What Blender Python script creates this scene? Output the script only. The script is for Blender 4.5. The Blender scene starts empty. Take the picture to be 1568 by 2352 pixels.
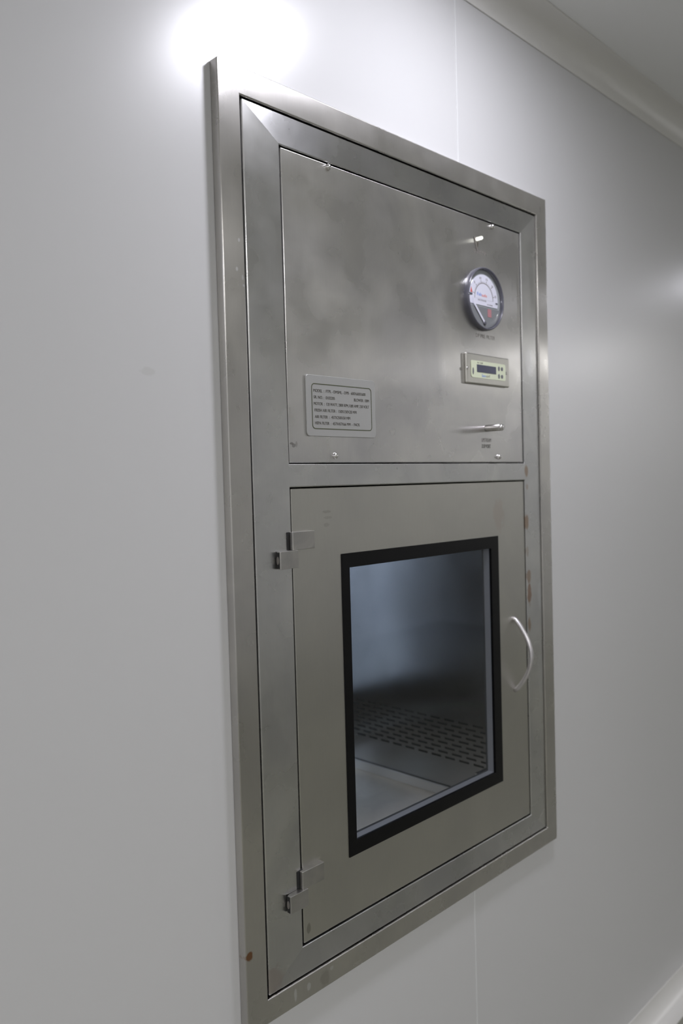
import bpy, bmesh, math, random
from mathutils import Vector, Matrix
random.seed(4)
C = bpy.context.scene.collection
CZ = 1.401            # camera height above the floor; all z below are measured from eye level
FY = 0.8745           # front face of the box frame
WY = 0.890           # painted wall surface
HZ = 0.935            # ceiling, from eye level
FLZ = -1.401

# ------------------------------------------------------------------ helpers
def link_mesh(name, bm, mat, parent=None, bevel=0, seg=2, smooth=False):
    bmesh.ops.recalc_face_normals(bm, faces=bm.faces[:])
    me = bpy.data.meshes.new(name)
    for v in bm.verts: v.co.z += CZ
    bm.to_mesh(me); bm.free()
    o = bpy.data.objects.new(name, me); C.objects.link(o)
    if mat: me.materials.append(mat)
    if smooth:
        for p in me.polygons: p.use_smooth = True
    if parent is not None: adopt(o, parent)
    if bevel:
        b = o.modifiers.new('bevel', 'BEVEL'); b.width = bevel; b.segments = seg
        b.limit_method = 'ANGLE'; b.angle_limit = math.radians(40)
        for p in me.polygons: p.use_smooth = True
        w = o.modifiers.new('wn', 'WEIGHTED_NORMAL'); w.keep_sharp = False
    return o

def mat_world(o):
    m = o.matrix_basis.copy()
    if o.parent: m = mat_world(o.parent) @ o.matrix_parent_inverse @ m
    return m

def adopt(o, parent):
    o.parent = parent
    o.matrix_parent_inverse = mat_world(parent).inverted()

def tag(o, label=None, cat=None, group=None, kind=None):
    if label: o['label'] = label
    if cat: o['category'] = cat
    if group: o['group'] = group
    if kind: o['kind'] = kind
    return o

def struct(name, bm, mat, label=None, **k):
    o = link_mesh(name, bm, mat, **k); o['kind'] = 'structure'
    if label: o['label'] = label
    return o

def box(bm, x0, x1, y0, y1, z0, z1):
    vs = [bm.verts.new((x, y, z)) for x in (x0, x1) for y in (y0, y1) for z in (z0, z1)]
    for f in ((0,1,3,2),(4,6,7,5),(0,4,5,1),(2,3,7,6),(0,2,6,4),(1,5,7,3)):
        bm.faces.new([vs[i] for i in f])

def boxes(*bs):
    bm = bmesh.new()
    for b in bs: box(bm, *b)
    return bm

def ring(bm, o, i, yo, yi, yb):
    """rectangular ring; o/i = (x0,x1,z0,z1); front at yo (outer edge) / yi (inner edge), back at yb"""
    def loop(r, y): return [bm.verts.new(c) for c in ((r[0],y,r[2]),(r[1],y,r[2]),(r[1],y,r[3]),(r[0],y,r[3]))]
    fo, fi, bo, bi = loop(o, yo), loop(i, yi), loop(o, yb), loop(i, yb)
    for k in range(4):
        n = (k+1) % 4
        bm.faces.new((fo[k], fo[n], fi[n], fi[k]))
        bm.faces.new((bo[k], bi[k], bi[n], bo[n]))
        bm.faces.new((fo[k], bo[k], bo[n], fo[n]))
        bm.faces.new((fi[k], fi[n], bi[n], bi[k]))

def rrect(x0, x1, z0, z1, r, n=6):
    pts = []
    for cx, cz, a0 in ((x1-r,z1-r,0),(x0+r,z1-r,90),(x0+r,z0+r,180),(x1-r,z0+r,270)):
        for k in range(n+1):
            a = math.radians(a0+90*k/n); pts.append((cx+r*math.cos(a), cz+r*math.sin(a)))
    return pts

def prism(bm, pts, y0, y1):
    a = [bm.verts.new((x, y0, z)) for x, z in pts]; b = [bm.verts.new((x, y1, z)) for x, z in pts]
    bm.faces.new(a); bm.faces.new(b[::-1])
    for k in range(len(pts)):
        n = (k+1) % len(pts); bm.faces.new((a[k], b[k], b[n], a[n]))

def pring(bm, po, pi_, y0, y1):
    A=[bm.verts.new((x,y0,z)) for x,z in po]; B=[bm.verts.new((x,y0,z)) for x,z in pi_]
    Cc=[bm.verts.new((x,y1,z)) for x,z in po]; D=[bm.verts.new((x,y1,z)) for x,z in pi_]
    N=len(po)
    for k in range(N):
        n=(k+1)%N
        bm.faces.new((A[k],A[n],B[n],B[k])); bm.faces.new((Cc[k],D[k],D[n],Cc[n]))
        bm.faces.new((A[k],Cc[k],Cc[n],A[n])); bm.faces.new((B[k],B[n],D[n],D[k]))

def lathe(bm, cx, cz, prof, n=48, closed=True, axis='y'):
    """prof: list of (radius, y); revolved about the y axis through (cx, cz)"""
    rings = []
    for r, y in prof:
        if r < 1e-7:
            rings.append([bm.verts.new((cx, y, cz))])
        else:
            rings.append([bm.verts.new((cx+r*math.cos(2*math.pi*k/n), y, cz+r*math.sin(2*math.pi*k/n))) for k in range(n)])
    for a, b in zip(rings[:-1], rings[1:]):
        for k in range(n):
            m = (k+1) % n
            if len(a) == 1 and len(b) == 1: continue
            if len(a) == 1: bm.faces.new((a[0], b[m], b[k]))
            elif len(b) == 1: bm.faces.new((a[k], a[m], b[0]))
            else: bm.faces.new((a[k], a[m], b[m], b[k]))

def tube(bm, pts, r, n=16):
    prev = None
    pts = [Vector(p) for p in pts]
    for k, p in enumerate(pts):
        t = (pts[min(k+1, len(pts)-1)] - pts[max(k-1, 0)]).normalized()
        u = Vector((1, 0, 0)); v = t.cross(u).normalized(); u = v.cross(t)
        ring_ = [bm.verts.new(p + u*r*math.cos(2*math.pi*j/n) + v*r*math.sin(2*math.pi*j/n)) for j in range(n)]
        if prev:
            for j in range(n):
                m = (j+1) % n; bm.faces.new((prev[j], prev[m], ring_[m], ring_[j]))
        else: bm.faces.new(ring_)
        prev = ring_
    bm.faces.new(prev[::-1])

def text_mesh(name, items, mat, parent, y, label=None):
    """items: (string, x_left, z_baseline, cap_height, width or None); one mesh, lying just proud of plane y"""
    bm = bmesh.new()
    for s, x, z, h, w in items:
        cu = bpy.data.curves.new('txt', 'FONT'); cu.body = s; cu.size = 1.0; cu.extrude = 0
        o = bpy.data.objects.new('txt', cu); C.objects.link(o)
        dg = bpy.context.evaluated_depsgraph_get(); dg.update()
        me = bpy.data.meshes.new_from_object(o.evaluated_get(dg))
        xs = [v.co.x for v in me.vertices]; mx0, mx1 = min(xs), max(xs)
        sz = h/0.70; sx = (w/(mx1-mx0)) if w else sz*0.9
        t = bmesh.new(); t.from_mesh(me)
        for v in t.verts:
            v.co = Vector((x+(v.co.x-mx0)*sx, y, z+v.co.y*sz))
        t.to_mesh(me); t.free(); bm.from_mesh(me)
        bpy.data.objects.remove(o); bpy.data.curves.remove(cu); bpy.data.meshes.remove(me)
    r = bmesh.ops.extrude_face_region(bm, geom=bm.faces[:])
    for v in r['geom']:
        if isinstance(v, bmesh.types.BMVert): v.co.y += 0.0002
    o = link_mesh(name, bm, mat, parent)
    if label: o['label'] = label
    return o

# ------------------------------------------------------------------ materials
def newmat(name):
    m = bpy.data.materials.new(name); m.use_nodes = True
    nt = m.node_tree; b = nt.nodes['Principled BSDF']
    return m, nt, b

def plain(name, col, rough=.5, metal=0, spec=.5, emis=None, es=0, coat=0):
    m, nt, b = newmat(name)
    b.inputs['Base Color'].default_value = (*col, 1); b.inputs['Roughness'].default_value = rough
    b.inputs['Metallic'].default_value = metal; b.inputs['Specular IOR Level'].default_value = spec
    b.inputs['Coat Weight'].default_value = coat
    if emis: b.inputs['Emission Color'].default_value = (*emis, 1); b.inputs['Emission Strength'].default_value = es
    # faint grain so that no surface is perfectly uniform
    tc = nt.nodes.new('ShaderNodeTexCoord'); nz = nt.nodes.new('ShaderNodeTexNoise'); nz.inputs['Scale'].default_value = 30
    mr = nt.nodes.new('ShaderNodeMapRange'); mr.inputs['To Min'].default_value = max(rough-.04, 0.02); mr.inputs['To Max'].default_value = rough+.04
    nt.links.new(tc.outputs['Object'], nz.inputs['Vector']); nt.links.new(nz.outputs['Fac'], mr.inputs['Value'])
    nt.links.new(mr.outputs['Result'], b.inputs['Roughness'])
    return m

def spot_chain(nt, coord, base_sock, spots, plane='xz'):
    """mixes irregular stains over base colour. spots: (a, z, ra, rz, colour, strength, raggedness)"""
    out = base_sock
    nz = nt.nodes.new('ShaderNodeTexNoise'); nz.inputs['Scale'].default_value = 90; nz.inputs['Detail'].default_value = 4
    nt.links.new(coord, nz.inputs['Vector'])
    for a, z, ra, rz, col, st, rag in spots:
        mp = nt.nodes.new('ShaderNodeVectorMath'); mp.operation = 'SUBTRACT'
        mp.inputs[1].default_value = (a, FY, z+CZ); nt.links.new(coord, mp.inputs[0])
        sc = nt.nodes.new('ShaderNodeVectorMath'); sc.operation = 'MULTIPLY'
        sc.inputs[1].default_value = (1/ra, 0, 1/rz); nt.links.new(mp.outputs[0], sc.inputs[0])
        ln = nt.nodes.new('ShaderNodeVectorMath'); ln.operation = 'LENGTH'; nt.links.new(sc.outputs[0], ln.inputs[0])
        ad = nt.nodes.new('ShaderNodeMath'); ad.operation = 'MULTIPLY_ADD'
        nt.links.new(nz.outputs['Fac'], ad.inputs[0]); ad.inputs[1].default_value = rag*2; nt.links.new(ln.outputs['Value'], ad.inputs[2])
        mr = nt.nodes.new('ShaderNodeMapRange'); mr.interpolation_type = 'SMOOTHSTEP'
        mr.inputs['From Min'].default_value = .7+rag; mr.inputs['From Max'].default_value = 1.15+rag
        mr.inputs['To Min'].default_value = st; mr.inputs['To Max'].default_value = 0
        nt.links.new(ad.outputs[0], mr.inputs['Value'])
        mx = nt.nodes.new('ShaderNodeMix'); mx.data_type = 'RGBA'
        nt.links.new(mr.outputs['Result'], mx.inputs['Factor']); nt.links.new(out, mx.inputs[6]); mx.inputs[7].default_value = (*col, 1)
        out = mx.outputs[2]
    return out

def steel(name, col=(.58,.57,.55), rough=.33, aniso=.6, tangent=(1,0,0), cloud=.10, rcloud=.08, scale=7, spots=(), grain=(60,60,3), gs=.03):
    m, nt, b = newmat(name)
    L = nt.links.new
    tc = nt.nodes.new('ShaderNodeTexCoord'); co = tc.outputs['Object']
    n1 = nt.nodes.new('ShaderNodeTexNoise'); n1.inputs['Scale'].default_value = scale; n1.inputs['Detail'].default_value = 5; n1.inputs['Distortion'].default_value = .6
    L(co, n1.inputs['Vector'])
    r1 = nt.nodes.new('ShaderNodeMapRange'); r1.inputs['From Min'].default_value = .35; r1.inputs['From Max'].default_value = .65
    L(n1.outputs['Fac'], r1.inputs['Value'])
    mx = nt.nodes.new('ShaderNodeMix'); mx.data_type = 'RGBA'; L(r1.outputs['Result'], mx.inputs['Factor'])
    mx.inputs[6].default_value = (col[0]*(1-cloud), col[1]*(1-cloud), col[2]*(1-cloud*.8), 1)
    mx.inputs[7].default_value = (col[0]*(1+cloud), col[1]*(1+cloud*.95), col[2]*(1+cloud*.85), 1)
    # vertical grain
    mp = nt.nodes.new('ShaderNodeMapping'); mp.inputs['Scale'].default_value = grain; L(co, mp.inputs['Vector'])
    n2 = nt.nodes.new('ShaderNodeTexNoise'); n2.inputs['Scale'].default_value = 12; n2.inputs['Detail'].default_value = 3; L(mp.outputs[0], n2.inputs['Vector'])
    g = nt.nodes.new('ShaderNodeMapRange'); g.inputs['To Min'].default_value = 1-gs; g.inputs['To Max'].default_value = 1+gs; L(n2.outputs['Fac'], g.inputs['Value'])
    ml = nt.nodes.new('ShaderNodeVectorMath'); ml.operation = 'SCALE'; L(mx.outputs[2], ml.inputs[0]); L(g.outputs['Result'], ml.inputs['Scale'])
    sock = ml.outputs[0]
    if spots: sock = spot_chain(nt, co, sock, spots)
    L(sock, b.inputs['Base Color'])
    n3 = nt.nodes.new('ShaderNodeTexNoise'); n3.inputs['Scale'].default_value = scale*1.7; n3.inputs['Detail'].default_value = 4; L(co, n3.inputs['Vector'])
    r3 = nt.nodes.new('ShaderNodeMapRange'); r3.inputs['From Min'].default_value = .3; r3.inputs['From Max'].default_value = .7
    r3.inputs['To Min'].default_value = rough-rcloud; r3.inputs['To Max'].default_value = rough+rcloud
    L(n3.outputs['Fac'], r3.inputs['Value']); L(r3.outputs['Result'], b.inputs['Roughness'])
    b.inputs['Metallic'].default_value = 1
    b.inputs['Anisotropic'].default_value = aniso
    if tangent:
        cx = nt.nodes.new('ShaderNodeCombineXYZ')
        for k in range(3): cx.inputs[k].default_value = tangent[k]
        L(cx.outputs[0], b.inputs['Tangent'])
    return m

def paint(name, col, rough, spots=(), spec=.5, vary=1):
    m, nt, b = newmat(name); L = nt.links.new
    tc = nt.nodes.new('ShaderNodeTexCoord'); co = tc.outputs['Object']
    n = nt.nodes.new('ShaderNodeTexNoise'); n.inputs['Scale'].default_value = 2.2; n.inputs['Detail'].default_value = 3; L(co, n.inputs['Vector'])
    mx = nt.nodes.new('ShaderNodeMix'); mx.data_type = 'RGBA'; L(n.outputs['Fac'], mx.inputs['Factor'])
    mx.inputs[6].default_value = (col[0]*(1-.003*vary), col[1]*(1-.003*vary), col[2]*(1-.003*vary), 1); mx.inputs[7].default_value = (*[min(1, c*(1+.003*vary)) for c in col], 1)
    sock = mx.outputs[2]
    if spots: sock = spot_chain(nt, co, sock, spots)
    L(sock, b.inputs['Base Color'])
    n2 = nt.nodes.new('ShaderNodeTexNoise'); n2.inputs['Scale'].default_value = 5; L(co, n2.inputs['Vector'])
    r = nt.nodes.new('ShaderNodeMapRange'); r.inputs['To Min'].default_value = rough-.008*vary; r.inputs['To Max'].default_value = rough+.008*vary
    L(n2.outputs['Fac'], r.inputs['Value']); L(r.outputs['Result'], b.inputs['Roughness'])
    b.inputs['Specular IOR Level'].default_value = spec
    return m

RUST = (.30, .13, .05); RUST2 = (.34, .20, .10); WHITE = (.85, .85, .88); GRIME = (.20, .18, .15)
frame_spots = [(0.6804, -0.6512, .0062, .0065, RUST, .9, .55),
    (0.7017, 0.3338, .0016, .0028, WHITE, .9, .1), (0.6967, 0.2941, .0022, .003, WHITE, .8, .1), (0.7062, 0.2842, .0018, .004, WHITE, .6, .1), (0.7076, 0.2734, .0018, .002, WHITE, .8, .1),
    (0.7626, -0.7448, .003, .009, WHITE, .8, .6), (0.7893, -0.7448, .004, .006, WHITE, .7, .5), (0.8369, -0.7378, .004, .004, WHITE, .5, .4),
    (0.8220, -0.7473, .012, .012, GRIME, .25, .6)]
strip_spots = [(1.4223, 0.0139, .006, .012, RUST2, .6, .4), (1.4243, -0.0179, .004, .006, RUST2, .35, .4), (1.4213, -0.0876, .006, .016, RUST2, .65, .4), (1.4213, -0.1494, .004, .012, RUST2, .3, .5),
    (1.4243, -0.1992, .007, .016, RUST2, .6, .4), (1.4253, -0.2351, .007, .022, RUST, .65, .5), (1.4233, -0.2968, .005, .015, RUST2, .6, .4), (1.4243, -0.3436, .006, .012, RUST2, .5, .4),
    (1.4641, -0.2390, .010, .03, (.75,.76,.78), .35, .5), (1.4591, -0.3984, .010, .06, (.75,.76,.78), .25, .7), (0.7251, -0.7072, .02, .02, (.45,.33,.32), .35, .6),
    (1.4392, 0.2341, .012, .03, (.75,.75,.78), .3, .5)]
door_spots = [(1.325, -.07, .018, .032, (.50,.40,.34), .28, .7), (.862, -.043, .010, .0022, GRIME, .25, 1.0), (.862, -.052, .010, .0020, GRIME, .18, 1.0), (.86, -.063, .006, .003, GRIME, .2, 1.0), (.80, -.665, .004, .008, GRIME, .5, .5)]
panel_spots = [(.794, .0595, .004, .002, (.16,.14,.13), .6, .8), (.7985, .0565, .004, .003, (.16,.14,.13), .55, .9), (.804, .058, .0022, .005, (.2,.18,.17), .35, .8)]

M = {}
M['wall'] = paint('wall_paint', (.645,.645,.648), .27, spots=[(.562, .147, .012, .005, (.45,.45,.42), .22, .6)], vary=0)
M['ceil'] = paint('ceiling_paint', (.88,.885,.88), .45)
M['cove'] = paint('cove_paint', (.78,.77,.745), .33)
M['wall2'] = paint('other_wall_paint', (.74,.745,.74), .3)
M['seam'] = paint('sealant', (.74,.75,.75), .35)
M['floor'] = paint('vinyl_floor', (.275,.275,.23), .35)
M['frame'] = steel('outer_frame_steel', (.60,.585,.56), .29, .85, (1,0,0), .05, .03, 9, frame_spots)
M['strip'] = steel('inner_frame_steel', (.62,.62,.61), .29, .7, (1,0,0), .09, .05, 8, strip_spots)
M['panel'] = steel('panel_steel', (.67,.66,.645), .29, .86, (1,0,0), .12, .06, 6, panel_spots)
M['door'] = steel('door_steel', (.57,.56,.52), .33, .7, (1,0,0), .04, .03, 6, door_spots)
M['fit'] = steel('fitting_steel', (.46,.45,.43), .42, 0, None, .10, .06, 30)
M['chrome'] = steel('polished_steel', (.78,.76,.76), .16, 0, None, .03, .03, 30)
M['handle'] = steel('satin_handle', (.74,.72,.74), .40, 0, None, .03, .03, 30)
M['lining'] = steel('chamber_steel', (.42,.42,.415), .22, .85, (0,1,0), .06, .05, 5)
M['pan'] = steel('floor_pan_steel', (.92,.87,.76), .42, .3, (0,1,0), .10, .06, 7, grain=(40,4,40), gs=.10)
M['pan'].node_tree.nodes['Principled BSDF'].inputs['Metallic'].default_value = .5
M['lip'] = plain('lip_highlight_steel', (.88,.87,.84), .35, metal=.35)  # paler than the pan steel, painting in the highlight along the lip
M['black'] = plain('black_rubber', (.003,.003,.0035), .3, spec=.2)
M['dark'] = plain('gap_shade', (.02,.02,.02), .7)  # near-black that paints shade into gaps and hinge hollows
M['seal'] = plain('seal_line', (.05,.055,.06), .5)
M['spacer'] = plain('glazing_spacer', (.42,.43,.47), .4, metal=.3)
M['ink'] = plain('printed_ink', (.075,.07,.055), .5)
M['ink2'] = plain('faded_print', (.20,.185,.17), .5)
M['inkline'] = plain('border_ink', (.07,.08,.04), .5)
M['plate'] = plain('label_aluminium', (.42,.42,.41), .42, metal=.35)
M['bezel'] = plain('gauge_bezel_black', (.10,.10,.125), .25, coat=.3)
M['dial'] = plain('dial_white', (.80,.80,.90), .4)
M['dialgrey'] = plain('dial_grey_cover', (.22,.23,.24), .45)
M['dialgrey2'] = plain('dial_rim_grey', (.36,.38,.39), .45)
M['red'] = plain('print_red', (.62,.13,.12), .5)
M['pink'] = plain('dial_badge_pink', (.50,.22,.24), .5)
M['blue'] = plain('print_blue', (.14,.28,.72), .5)
M['orange'] = plain('print_orange', (.75,.16,.10), .5)
M['cream'] = plain('faceplate_cream', (.70,.75,.56), .4)
M['lcd'] = plain('display_navy', (.055,.06,.10), .25)
M['buttons'] = plain('button_grey', (.14,.14,.17), .5)
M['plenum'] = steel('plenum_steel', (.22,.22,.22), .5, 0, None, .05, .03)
M['strip_h'] = steel('inner_frame_steel_cross_grain', (.57,.57,.57), .29, .7, (0,0,1), .09, .05, 8, strip_spots, grain=(3,60,60))
M['housing'] = steel('housing_steel', (.5,.5,.5), .4, 0, None)

def glass(name, tint, refl):
    m = bpy.data.materials.new(name); m.use_nodes = True; nt = m.node_tree; nt.nodes.clear()
    out = nt.nodes.new('ShaderNodeOutputMaterial'); tr = nt.nodes.new('ShaderNodeBsdfTransparent'); gl = nt.nodes.new('ShaderNodeBsdfGlossy')
    tr.inputs['Color'].default_value = (*tint, 1); gl.inputs['Roughness'].default_value = .02
    fr = nt.nodes.new('ShaderNodeFresnel')
    ge = nt.nodes.new('ShaderNodeNewGeometry'); ir = nt.nodes.new('ShaderNodeMapRange')   # same reflectance from either side of a pane
    ir.inputs['To Min'].default_value = refl; ir.inputs['To Max'].default_value = 1/refl
    nt.links.new(ge.outputs['Backfacing'], ir.inputs['Value']); nt.links.new(ir.outputs['Result'], fr.inputs['IOR'])
    mx = nt.nodes.new('ShaderNodeMixShader')
    nt.links.new(fr.outputs[0], mx.inputs[0]); nt.links.new(tr.outputs[0], mx.inputs[1]); nt.links.new(gl.outputs[0], mx.inputs[2]); nt.links.new(mx.outputs[0], out.inputs[0])
    return m
M['glass'] = glass('clear_glass', (.94,.95,.96), 1.30)
M['lens'] = glass('gauge_lens', (.97,.97,.98), 1.35)
def emit(name, col, s):
    m = bpy.data.materials.new(name); m.use_nodes = True; nt = m.node_tree; nt.nodes.clear()
    out = nt.nodes.new('ShaderNodeOutputMaterial'); e = nt.nodes.new('ShaderNodeEmission'); e.inputs[0].default_value = (*col, 1); e.inputs[1].default_value = s
    nt.links.new(e.outputs[0], out.inputs[0]); return m
M['lamp'] = emit('fill_light_glow', (1, .985, .995), 80)  # glow of the added fill lights
M['lamp_near'] = emit('wall_downlight_glow', (.985, .98, 1.08), 28)
M['pilot'] = emit('pilot_glow', (1, 1, .90), .55)
M['lamp_blue'] = emit('cool_panel_glow', (.70, .83, 1.12), 26)

# ------------------------------------------------------------------ the room
X0, X1, Y0, Y2 = -3.0, 6.4, -3.2, 3.6
HX0, HX1, HZ0, HZ1 = .698, 1.483, -.748, .555     # opening in the wall
W2 = WY+.06
bm = boxes((X0, HX0, WY, W2, FLZ, HZ), (HX1, X1, WY, W2, FLZ, HZ), (HX0, HX1, WY, W2, FLZ, HZ0), (HX0, HX1, WY, W2, HZ1, HZ))
struct('wall_front', bm, M['wall'], 'pale grey painted clean room wall panel holding the pass box')
struct('wall_back', boxes((X0, X1, Y0-.06, Y0, FLZ, HZ)), M['wall2'])
struct('wall_left', boxes((X0-.06, X0, Y0-.06, Y2+.06, FLZ, HZ)), M['wall2'])
struct('wall_right', boxes((X1, X1+.06, Y0-.06, Y2+.06, FLZ, HZ)), M['wall2'])
struct('wall_beyond', boxes((X0, X1, Y2, Y2+.06, FLZ, HZ)), M['wall2'])
struct('floor', boxes((X0-.06, X1+.06, Y0-.06, Y2+.06, FLZ-.06, FLZ)), M['floor'], 'pale vinyl floor')
struct('ceiling', boxes((X0-.06, X1+.06, Y0-.06, Y2+.06, HZ, HZ+.06)), M['ceil'], 'plain grey ceiling')
# vertical joint between wall panels, above and below the box
SX = 1.228
bm = boxes((SX-.0016, SX+.0016, WY-.0007, WY+.001, HZ0-.014, FLZ+.05), (SX-.0016, SX+.0016, WY-.0007, WY+.001, .5711, HZ-.05))
struct('trim_1', bm, M['seam'], 'thin pale sealant line at the joint between two wall panels')
# coving: concave quarter with small lips
def cove(z, s, c=.0515):
    prof = [(WY, z-s*(c+.004)), (WY-.003, z-s*(c+.004)), (WY-.003, z-s*c)]
    n = 14
    for k in range(1, n):
        a = math.pi/2*k/n
        prof.append((WY-.003-(c-.003)*(1-math.cos(a)), z-s*(.003+(c-.003)*(1-math.sin(a)))))
    prof += [(WY-c, z-s*.003), (WY-c-.004, z-s*.003), (WY-c-.004, z), (WY, z)]
    bm = bmesh.new()
    a = [bm.verts.new((X0, y, zz)) for y, zz in prof]; b = [bm.verts.new((X1, y, zz)) for y, zz in prof]
    bm.faces.new(a); bm.faces.new(b[::-1])
    for k in range(len(prof)):
        m = (k+1) % len(prof); bm.faces.new((a[k], b[k], b[m], a[m]))
    return bm
struct('trim_2', cove(HZ, 1), M['cove'], 'concave coving where wall meets ceiling', bevel=.0008)
struct('trim_3', cove(FLZ, -1), M['cove'], 'concave coving where wall meets floor', bevel=.0008)

# ------------------------------------------------------------------ ceiling lamps
def downlight(x, y, label, r=.11, mat='lamp'):
    t = bpy.data.objects.new('ceiling_light', None); C.objects.link(t); t.location = (x, y, CZ+HZ)
    tag(t, label, 'ceiling light')
    bm = bmesh.new(); lathe(bm, 0, 0, [(r, 0), (r+.014, 0), (r+.016, .004), (r+.016, .006), (r-.002, .006), (r-.002, .002), (r, 0)], 48)
    cap = bmesh.new(); lathe(cap, 0, 0, [(0, .0), (r-.001, .0)], 48)
    for b, n, m in ((bm, 'bezel', M['dial']), (cap, 'diffuser', M[mat])):
        for v in b.verts:                    # y of the lathe becomes -z below the ceiling
            xx, yy, zz = v.co; v.co = (x+xx, y+zz, HZ-.008+(yy if n == 'bezel' else .0015))
        link_mesh(n, b, m, t)
    bk = bmesh.new(); lathe(bk, 0, 0, [(0, 0), (r, 0)], 48)
    for v in bk.verts: xx, yy, zz = v.co; v.co = (x+xx, y+zz, HZ-.004)
    link_mesh('backing', bk, M['dial'], t)
    return t
downlight(1.085, .42, 'round white downlight nearest the wall above the pass box', mat='lamp_near')
downlight(4.10, .40, 'round white downlight further along the wall to the right', mat='lamp_near', r=.085)
downlight(-1.9, .40, 'round white downlight along the wall to the left', mat='lamp_near')
downlight(.50, -1.35, 'added unseen fill downlight over the middle of the room')  # fill light added for more even ambient light
downlight(-2.1, -1.35, 'added unseen fill downlight over the left end of the room')  # second added fill light, also for the ambient level
downlight(5.9, -1.35, 'added unseen fill downlight over the right end of the room')  # fill light added to brighten the right wall and ceiling
downlight(-1.7, 2.7, 'wide cool light in the room beyond the pass box', r=.32, mat='lamp_blue')

# ------------------------------------------------------------------ the pass box
PB = bpy.data.objects.new('pass_box', None); C.objects.link(PB); PB.location = (1.09, WY, CZ-.7620)
tag(PB, 'tall brushed stainless steel pass box set in the wall, with glazed door and round gauge', 'pass box')

oL, oR, oT, oB = .6736, 1.5063, .5698, -.7620  # outer frame edges, like the wall figures, scaled about the camera to nearer planes
iL, iR, iT, iB = .7115, 1.4689, .5309, -.7271
pL, pR, pT, pB = .7855, 1.4177, .4867, .0298
dT, dB = -.0044, -.6856
wL, wR, wT, wB = .8897, 1.3207, -.1098, -.5889
vL, vR, vT, vB = .9080, 1.2960, -.1326, -.5657
G = .0016
bm = bmesh.new(); ring(bm, (oL, oR, oB, oT), (iL-.0005, iR+.0005, iB-.0005, iT+.0005), FY, FY, WY+.0)
link_mesh('outer_frame', bm, M['frame'], PB, bevel=.0018, seg=3)
# inner frame: recessed, strips splayed slightly inwards
YI = FY+.0035       # outer edge of the splayed strips
YP = .883           # face of service panel, door and middle rail
YM = .8805
def splay(bm, o, i, yo, yi, yb): ring(bm, o, i, yo, yi, yb)
bm = bmesh.new()
def inner_frame_mesh(bm):
    L_, R_, B_, T_ = iL+.0047, iR-.0008, iB+.0012, iT-.0012
    yb = YI+.020
    V = lambda x, y, z: bm.verts.new((x, y, z))
    F = bm.faces.new
    o = [V(L_,YI,B_), V(R_,YI,B_), V(R_,YI,T_), V(L_,YI,T_)]; ob = [V(L_,yb,B_), V(R_,yb,B_), V(R_,yb,T_), V(L_,yb,T_)]
    zs = (dB, dT, pB, pT)
    l = [V(pL,YM,z) for z in zs]; r = [V(pR,YM,z) for z in zs]; lb = [V(pL,yb,z) for z in zs]; rb = [V(pR,yb,z) for z in zs]
    for a_, b_, c_, d_, n in ((o, l, r, 1, 0), (ob, lb, rb, -1, 0)):
        F((a_[0], b_[0], b_[1], b_[2], b_[3], a_[3])); F((a_[1], a_[2], c_[3], c_[2], c_[1], c_[0]))
        F((a_[0], a_[1], c_[0], b_[0])); F((a_[3], b_[3], c_[3], a_[2])); F((b_[1], c_[1], c_[2], b_[2]))
    for k in range(4):
        n = (k+1) % 4; F((o[k], ob[k], ob[n], o[n]))
    for i, j in ((0, 1), (2, 3)):
        F((l[i], l[j], lb[j], lb[i])); F((r[i], rb[i], rb[j], r[j])); F((l[i], lb[i], rb[i], r[i])); F((l[j], r[j], rb[j], lb[j]))
inner_frame_mesh(bm)
inner = link_mesh('inner_frame', bm, M['strip'], PB, bevel=.0019, seg=3)
inner.data.materials.append(M['strip_h'])          # top and bottom strips are brushed lengthwise
for p in inner.data.polygons:
    c = p.center
    if abs(p.normal.y) > .9 and (c.z-CZ > pT or c.z-CZ < dB): p.material_index = 1
# near-black ring paints shade into the gaps around the inner frame
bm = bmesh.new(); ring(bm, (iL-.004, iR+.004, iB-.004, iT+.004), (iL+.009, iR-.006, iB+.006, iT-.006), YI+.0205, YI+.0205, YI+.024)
link_mesh('frame_gap_shade', bm, M['dark'], PB)
# service panel
bm = boxes((pL+.0040, pR-G, YP, YP+.015, pB+G, pT-G))
SP = link_mesh('service_panel', bm, M['panel'], PB, bevel=.0017, seg=3)
link_mesh('panel_gap_shade', boxes((pL-.004, pR+.004, YI+.0205, YI+.0225, pB-.004, pT+.004)), M['dark'], PB)  # near-black sheet, colours the gaps round the panel as shaded

def screw(parent, x, z, y, r=.0052, h=.006):
    bm = bmesh.new()
    prof = [(0, y-h), (r*.35, y-h*.97), (r*.7, y-h*.78), (r*.92, y-h*.45), (r, y-h*.12), (r, y)]
    lathe(bm, x, z, prof, 20)
    o = link_mesh('screw', bm, M['chrome'], parent, smooth=True)
    return o
for x, z in ((.8844, .480), (1.3221, .4794), (.8821, .0421), (1.3281, .0424)): screw(SP, x, z, YP)

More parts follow.
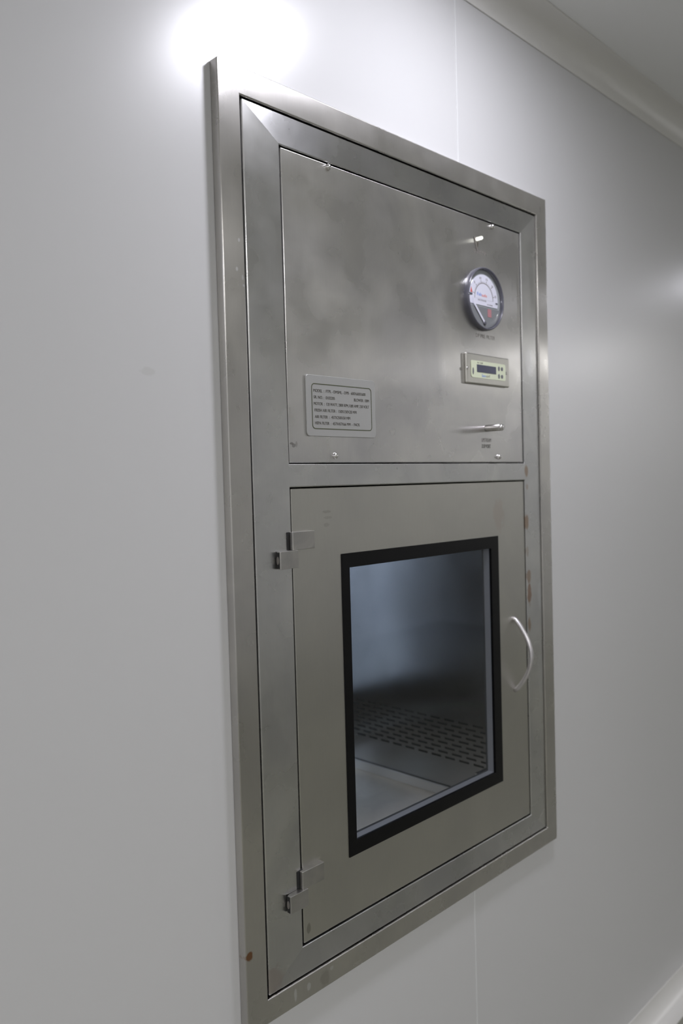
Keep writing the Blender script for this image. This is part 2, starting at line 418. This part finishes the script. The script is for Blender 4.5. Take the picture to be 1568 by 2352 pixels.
# name plate
NP = (.8240, .9762, .0712, .1628)
bm = bmesh.new(); prism(bm, rrect(*NP, .006), YP-.0022, YP)
npl = link_mesh('name_plate', bm, M['plate'], PB, bevel=.0007); npl['label'] = 'pale metal data plate'
bm = bmesh.new(); pring(bm, rrect(.8350, .9668, .0822, .1503, .006), rrect(.8361, .9657, .0833, .1492, .005), YP-.0026, YP-.0020)
link_mesh('border_line', bm, M['inkline'], npl)
h = .0044
def lx(px): return .8350+(px-712)/(849-712)*(.1318)
rows = []
zr = [.1375, .1277, .1180, .1083, .0985, .0890]
T = [[("MODEL  :  FTPL - DMSML - DPB - 600X600X600", .8390, .1140)],
     [("SR. NO. :  0102205", .8393, .0445), ("BLOWER : EBM", .9265, .0345)],
     [("MOTOR  :  120 WATT, 2800 RPM, 0.80 AMP, 230 VOLT", .8393, .1215)],
     [("FRESH AIR FILTER :  150X150X20 MM", .8405, .0910)],
     [("AIR FILTER  :  457X250X50 MM", .8405, .0760)],
     [("HEPA FILTER  :  457X457X66 MM  - 1NOS.", .8408, .0975)]]
for z, line in zip(zr, T):
    for s, x, w in line: rows.append((s, x, z, h, w))
text_mesh('lettering', rows, M['ink'], npl, YP-.0025)

# pressure gauge
gx, gz = 1.2905, .3392
gx -= .004; gz -= .0022
R = .0588
bm = bmesh.new()
lathe(bm, gx, gz, [(R, YP), (R, YP-.003), (R-.0004, YP-.0075), (R-.0014, YP-.0095), (R-.0028, YP-.0100), (R-.0040, YP-.0090), (R-.0046, YP-.003), (R-.0048, YP-.001)], 72)
gauge = link_mesh('pressure_gauge', bm, M['bezel'], PB, smooth=True); gauge['label'] = 'round dial gauge with black rim'
ri = R-.0046
def disc(r, y, a0=0, a1=360, cx=gx, cz=gz, n=48):
    return [(cx+r*math.cos(math.radians(a0+(a1-a0)*k/n)), cz+r*math.sin(math.radians(a0+(a1-a0)*k/n))) for k in range(n+(0 if a1-a0 >= 360 else 1))]
bm = bmesh.new(); prism(bm, disc(ri+.001, 0), YP-.0022, YP-.0008)
link_mesh('dial_base', bm, M['dialgrey2'], gauge)
# white face: circle segment above a chord
rf = ri*.84
a = math.degrees(math.asin(-.012/rf))
bm = bmesh.new(); prism(bm, disc(rf, 0, a, 180-a), YP-.0032, YP-.0020)
face = link_mesh('dial', bm, M['dial'], gauge)
bm = bmesh.new(); prism(bm, disc(ri*.99, 0, 180-a+1.5, 360+a-1.5), YP-.0045, YP-.0020)
link_mesh('dial_cover', bm, M['dialgrey'], gauge)
bm = bmesh.new()
pring(bm, disc(rf*.66, 0, a+14, 166-a, n=60)[:], disc(rf*.635, 0, a+14, 166-a, n=60)[:], YP-.0034, YP-.0031)
bmesh.ops.delete(bm, geom=[f for f in bm.faces if f.calc_area() > 2e-5], context='FACES')
for k in range(26):
    an = math.radians(14+(152)*k/25); l = .06 if k % 5 else .12
    p0 = rf*.66; p1 = rf*(.66+l); d = .0003 if k % 5 else .0005
    c, s = math.cos(an), math.sin(an)
    q = [(gx+p0*c-d*s, gz+p0*s+d*c), (gx+p1*c-d*s, gz+p1*s+d*c), (gx+p1*c+d*s, gz+p1*s-d*c), (gx+p0*c+d*s, gz+p0*s-d*c)]
    prism(bm, q, YP-.0034, YP-.0031)
link_mesh('dial_scale', bm, M['ink2'], gauge)
its = []
for k, s in enumerate(('25', '20', '15', '10', '5', '0')):
    an = math.radians(14+152*k/5); its.append((s, gx+rf*.86*math.cos(an)-.003, gz+rf*.86*math.sin(an)-.002, .0042, .0055 if len(s) > 1 else .003))
text_mesh('numerals', its, M['ink2'], gauge, YP-.0034)
text_mesh('brand_lettering', [('Fab', gx-.022, gz+.005, .0058, .0145)], M['blue'], gauge, YP-.0034)
text_mesh('brand_lettering', [('safe', gx-.0067, gz+.0045, .0052, .0165)], M['orange'], gauge, YP-.0034)
text_mesh('lettering', [('MM OF WATER', gx-.019, gz-.0045, .0028, .026)], M['ink2'], gauge, YP-.0034)
text_mesh('lettering', [('MAX. PRESSURE', gx+.010, gz-.0095, .0018, .018)], M['ink2'], gauge, YP-.0034)
bm = bmesh.new(); prism(bm, [(gx+.009, gz-.032), (gx+.021, gz-.032), (gx+.021, gz-.017), (gx+.009, gz-.017)], YP-.0049, YP-.0044)
link_mesh('badge', bm, M['pink'], gauge)
bm = bmesh.new(); px, pz = gx-.002, gz-.045; tx, tz = gx-.035, gz-.012
d = Vector((tx-px, tz-pz)).normalized(); n_ = Vector((-d.y, d.x))
q = [(px+n_.x*.0022, pz+n_.y*.0022), (tx+n_.x*.0022, tz+n_.y*.0022), (tx-n_.x*.0020, tz-n_.y*.0020), (px-n_.x*.0022, pz-n_.y*.0022)]
prism(bm, q, YP-.0062, YP-.0056)
tip = Vector((gx-.041, gz+.000))
prism(bm, [(tx+n_.x*.0012, tz+n_.y*.0012), (tip.x, tip.y), (tx-n_.x*.0012, tz-n_.y*.0012)], YP-.0060, YP-.0057)
link_mesh('needle', bm, M['dial'], gauge)
bm = bmesh.new(); lathe(bm, px, pz, [(0, YP-.0072), (.003, YP-.0070), (.0042, YP-.0055), (.0042, YP-.0040)], 20)
link_mesh('needle_pivot', bm, M['bezel'], gauge, smooth=True)
link_mesh('dial_stop', boxes((gx-.0465, gx-.038, YP-.0042, YP-.0030, gz+.0035, gz+.0065)), M['bezel'], gauge)
link_mesh('dial_stop', boxes((gx+.038, gx+.0435, YP-.0042, YP-.0030, gz-.0045, gz-.0020)), M['bezel'], gauge)
bm = bmesh.new(); prism(bm, [(gx-.0435, gz+.008), (gx-.0365, gz+.008), (gx-.0405, gz+.018)], YP-.0036, YP-.0031)
link_mesh('limit_pointer', bm, M['red'], gauge)
bm = bmesh.new()
lathe(bm, gx, gz, [(0, YP-.0140), (ri*.4, YP-.0138), (ri*.7, YP-.0131), (ri*.8, YP-.0125), (ri*.87, YP-.0116), (ri*.92, YP-.0106), (ri*.96, YP-.0092), (ri*.99, YP-.0074), (ri*1.0, YP-.0066)], 48)
link_mesh('lens', bm, M['lens'], gauge, smooth=True)

# pilot light above the gauge: small lit rod on a dark pointed tab
ix, iz = 1.2690, .4455
bm = bmesh.new(); prism(bm, [(ix-.0075, iz+.0035), (ix+.0095, iz+.0035), (ix+.0015, iz-.0215)], YP-.0016, YP)
pil = link_mesh('pilot_light', bm, M['ink2'], PB)
bm = bmesh.new(); lathe(bm, ix, iz, [(.0034, YP), (.0034, YP-.0125), (.0026, YP-.0145), (0, YP-.015)], 24)
link_mesh('lamp_lens', bm, M['pilot'], pil, smooth=True)

text_mesh('printed_lettering', [('POWER ON', 1.262, .4205, .0075, .040)], M['ink2'], PB, YP-.0002)
text_mesh('printed_lettering', [('DP PRE. FILTER', 1.2625, .2650, .0068, .062)], M['ink2'], PB, YP-.0002)
text_mesh('printed_lettering', [('UPSTREAM', 1.2735, .0700, .0072, .031)], M['ink2'], PB, YP-.0002)
text_mesh('printed_lettering', [('DOP PORT', 1.2740, .0585, .0072, .029)], M['ink'], PB, YP-.0002)

# digital controller
cx0, cx1, cz0, cz1 = 1.2188, 1.3660, .1765, .2325
YC = YP-.0060
s = YC/YP
bm = boxes((cx0+.0045, cx1*1-.003, YC, YP, cz0, cz1))
ctl = link_mesh('digital_controller', bm, M['door'], PB, bevel=.0026, seg=4); ctl['label'] = 'small digital readout in a steel surround'
fx0, fx1, fz0, fz1 = 1.2445*s, 1.3580*s, .1880, .2195
bm = bmesh.new(); prism(bm, rrect(fx0, fx1, fz0, fz1, .0045), YC-.0008, YC+.0006)
link_mesh('faceplate', bm, M['cream'], ctl)
lx0, lx1, lz0, lz1 = 1.2622*s, 1.3250*s, .1985, .2125
bm = bmesh.new(); prism(bm, rrect(lx0, lx1, lz0, lz1, .0006, 2), YC-.0012, YC-.0006)
link_mesh('display', bm, M['lcd'], ctl)
for k, (bx, bz) in enumerate(((1.3345, .2100), (1.3450, .2100), (1.3345, .1955), (1.3450, .1955), (1.2500, .1995))):
    bm = bmesh.new(); rx, rz = (.0026, .0044) if k % 2 == 0 or k == 4 else (.0034, .0036)
    if k == 4: rx, rz = .0018, .0062
    bm2 = [( bx*s+rx*math.cos(2*math.pi*j/20), bz+rz*math.sin(2*math.pi*j/20)) for j in range(20)]
    prism(bm, bm2, YC-.0014, YC-.0006)
    link_mesh('button', bm, M['buttons'], ctl)
text_mesh('brand_lettering', [('Sen', 1.2780*s, .1905, .0052, .0125)], M['blue'], ctl, YC-.0010)
text_mesh('lettering', [('sirf', 1.2920*s, .1905, .0050, .0125), ('RH  TEMP', 1.2640*s, .2143, .0030, .018)], M['ink2'], ctl, YC-.0010)
for x in (1.2335, 1.3605): screw(ctl, x*s, .2035, YC, .0030, .0012)

# sampling port stub
bm = bmesh.new(); tx_, tz_ = 1.288, .0955
lathe(bm, tx_, tz_, [(.0050, YP), (.0065, YP-.001), (.0065, YP-.033), (.0058, YP-.0370), (.0045, YP-.0385), (0, YP-.039)], 32)
link_mesh('sampling_port', bm, M['chrome'], PB, smooth=True)

# ---- door
YD = YP
def make_door(yf, sgn, front=True):
    """yf: outer face, sgn=+1 when the thickness runs to +y"""
    bm = bmesh.new()
    o_ = ((pL+.0046) if front else pL+.002, pR-G, dB+.0020, dT-.0016)
    ring(bm, o_, (wL+.004, wR-.004, wB+.004, wT-.004), yf, yf, yf+sgn*.016)
    d = link_mesh('door', bm, M['door'] if front else M['plenum'], PB, bevel=.0017, seg=3)
    if not front: d['label'] = 'rear door on the far side'
    bm = bmesh.new(); e = .0025
    ring(bm, (wL, wR, wB, wT), (vL, vR, vB, vT), yf-sgn*.0015, yf-sgn*.0012, yf+sgn*.004)
    link_mesh('window_gasket', bm, M['black'], d, bevel=.0009)
    # glazing spacer seen through the outer pane
    bm = bmesh.new(); ring(bm, (vL-.003, vR+.003, vB-.003, vT+.003), (vL, vR, vB, vT), yf+sgn*.0045, yf+sgn*.0045, yf+sgn*.0170)
    link_mesh('glazing_spacer', bm, M['spacer'], d)
    bm = bmesh.new(); ring(bm, (vL-.003, vR+.003, vB-.003, vT+.003), (vL+.001, vR-.001, vB+.001, vT-.001), yf+sgn*.0172, yf+sgn*.0172, yf+sgn*.0205)
    link_mesh('seal_line', bm, M['seal'], d)
    ya, yb = sorted((yf+sgn*.0022, yf+sgn*.0026))
    link_mesh('glass_pane', boxes((vL-.002, vR+.002, ya, yb, vB-.002, vT+.002)), M['glass'], d)
    ya, yb = sorted((yf+sgn*.0170, yf+sgn*.0174))
    if not front:
        return d
    # bow handle
    pts = []
    hx = 1.371; z0, z1 = -.2755, -.4215
    for k in range(29):
        t = k/28; z = z0+(z1-z0)*t
        y = yf+.001-.0385*math.sin(math.pi*t)**.85
        pts.append((hx, y, z))
    bm = bmesh.new(); tube(bm, pts, .0045, 18)
    link_mesh('handle', bm, M['handle'], d, smooth=True)
    # moving hinge leaves
    for zz in (-.0690, -.5690):
        bm = bmesh.new()
        q = [(.7880, yf), (.7880, yf-.0042), (.7812, yf-.0042), (.7812, yf-.0098), (.7822, yf-.0108), (.8245, yf-.0108), (.8262, yf-.0095), (.8262, yf)]
        zt, zb = zz, zz-.0262
        A = [bm.verts.new((x, y, zt)) for x, y in q]; B = [bm.verts.new((x, y, zb)) for x, y in q]
        bm.faces.new(A); bm.faces.new(B[::-1])
        for k in range(len(q)):
            n = (k+1) % len(q); bm.faces.new((A[k], A[n], B[n], B[k]))
        link_mesh('hinge_leaf', bm, M['fit'], d, bevel=.0006)
        link_mesh('hinge_shade_strip', boxes((.7765, .7879, yf-.0036, yf, zb+.0003, zt-.0003)), M['dark'], d)  # near-black strip painting in the shade beside the leaf
    return d
door = make_door(YD, 1)
for zz in (-.0955, -.5950):
    bm = bmesh.new(); zt, zb = zz, zz-.0255
    yf = YM
    q = [(.7600, yf-.0015), (.7545, yf-.004), (.7545, yf-.0098), (.7555, yf-.0108), (.7895, yf-.0108), (.7895, yf-.0010), (.7840, yf-.0010), (.7840, yf)]
    A = [bm.verts.new((x, y, zt)) for x, y in q]; B = [bm.verts.new((x, y, zb)) for x, y in q]
    bm.faces.new(A); bm.faces.new(B[::-1])
    for k in range(len(q)):
        n = (k+1) % len(q); bm.faces.new((A[k], A[n], B[n], B[k]))
    hb = link_mesh('hinge_bracket', bm, M['fit'], PB, bevel=.0006)
    link_mesh('hinge_slot_shade', boxes((.7541, .7548, yf-.0088, yf-.0030, zb+.0012, zt-.0012)), M['dark'], hb)  # near-black plate painting in the shaded hollow of the bracket side
    bm = bmesh.new()
    lathe(bm, 0, 0, [(0, 0), (.0034, 0), (.0034, .0014), (0, .0014)], 16)
    for v in bm.verts:
        x_, y_, z_ = v.co; v.co = (.7545-.0010+y_, yf-.0060+x_*.8, (zt+zb)/2+z_*1.7)
    link_mesh('hinge_pin', bm, M['ink2'], hb)

# ---- chamber
CY0, CY1 = .9055, 1.505
CL, CR, CTp, CB = .822, 1.390, -.060, -.690
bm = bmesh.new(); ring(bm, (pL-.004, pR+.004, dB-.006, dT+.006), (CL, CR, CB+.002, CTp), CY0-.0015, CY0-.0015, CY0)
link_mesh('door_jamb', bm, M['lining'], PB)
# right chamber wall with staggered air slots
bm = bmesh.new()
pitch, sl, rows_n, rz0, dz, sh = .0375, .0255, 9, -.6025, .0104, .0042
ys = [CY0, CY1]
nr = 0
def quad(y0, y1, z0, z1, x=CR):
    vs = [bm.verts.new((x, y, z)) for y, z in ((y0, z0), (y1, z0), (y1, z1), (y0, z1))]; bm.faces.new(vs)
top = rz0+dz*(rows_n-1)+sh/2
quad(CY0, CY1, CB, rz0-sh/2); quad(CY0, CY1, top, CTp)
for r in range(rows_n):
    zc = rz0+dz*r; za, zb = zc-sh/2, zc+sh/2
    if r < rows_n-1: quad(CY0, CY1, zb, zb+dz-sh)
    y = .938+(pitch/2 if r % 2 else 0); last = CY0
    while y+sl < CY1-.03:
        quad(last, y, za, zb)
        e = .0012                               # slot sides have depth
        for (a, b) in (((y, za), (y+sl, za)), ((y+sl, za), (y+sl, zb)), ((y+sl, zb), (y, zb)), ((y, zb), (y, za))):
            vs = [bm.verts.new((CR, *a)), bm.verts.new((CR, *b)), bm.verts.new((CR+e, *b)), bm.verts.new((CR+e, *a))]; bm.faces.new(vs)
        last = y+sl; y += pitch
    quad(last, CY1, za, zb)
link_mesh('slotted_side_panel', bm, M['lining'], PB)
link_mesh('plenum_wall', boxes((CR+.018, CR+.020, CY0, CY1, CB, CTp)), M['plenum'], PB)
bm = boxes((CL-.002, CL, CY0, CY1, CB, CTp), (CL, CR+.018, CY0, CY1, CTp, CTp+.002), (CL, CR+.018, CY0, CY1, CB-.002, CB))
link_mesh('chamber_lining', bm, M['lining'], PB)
# floor pan with upturned lip
FZ = -.688
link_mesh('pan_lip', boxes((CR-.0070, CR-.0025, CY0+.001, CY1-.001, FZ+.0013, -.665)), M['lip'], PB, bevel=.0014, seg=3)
bm = boxes((CL+.001, CR-.003, CY0+.001, CY1-.001, FZ, FZ+.0012), (CL+.001, CL+.004, CY0+.001, CY1-.001, FZ+.001, -.665))
link_mesh('floor_pan', bm, M['pan'], PB, bevel=.0005)
link_mesh('door_catch', boxes((CR-.020, CR-.001, .966, .984, -.625, -.610)), M['chrome'], PB, bevel=.001)
# housing around and behind
bm = boxes((HX0+.002, HX0+.004, WY+.002, 1.535, HZ0+.002, HZ1-.002), (HX1-.004, HX1-.002, WY+.002, 1.535, HZ0+.002, HZ1-.002),
           (HX0+.002, HX1-.002, WY+.002, 1.535, HZ1-.004, HZ1-.002), (HX0+.002, HX1-.002, WY+.002, 1.535, HZ0+.002, HZ0+.004))
link_mesh('housing', bm, M['housing'], PB)
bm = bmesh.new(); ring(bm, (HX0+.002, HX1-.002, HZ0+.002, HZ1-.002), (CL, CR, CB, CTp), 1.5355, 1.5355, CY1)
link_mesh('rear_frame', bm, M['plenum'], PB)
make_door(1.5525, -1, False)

# ------------------------------------------------------------------ camera
cam = bpy.data.cameras.new('camera'); co = bpy.data.objects.new('camera', cam); C.objects.link(co)
r_ = Vector((0.70176747, -0.71187094, -0.02760763)); u_ = Vector((0.04480619, 0.00542799, 0.99898095)); w_ = Vector((0.71099565, 0.70228933, -0.03570541))
m = Matrix.Identity(4)
for k in range(3): m[k][0] = r_[k]; m[k][1] = u_[k]; m[k][2] = -w_[k]
m[2][3] = CZ
co.matrix_world = m
cam.sensor_fit = 'HORIZONTAL'; cam.sensor_width = 24; cam.lens = 1861.45/1568*24
cam.clip_start = .05
cam.dof.use_dof = True; cam.dof.focus_distance = 1.22; cam.dof.aperture_fstop = 3.2
bpy.context.scene.camera = co

w = bpy.data.worlds.new('world'); bpy.context.scene.world = w; w.use_nodes = True
w.node_tree.nodes['Background'].inputs[0].default_value = (.5, .5, .5, 1); w.node_tree.nodes['Background'].inputs[1].default_value = 0.0
vs = bpy.context.scene.view_settings
vs.view_transform = 'Standard'; vs.look = 'None'; vs.gamma = 1; vs.use_curve_mapping = False; vs.exposure = 1.32
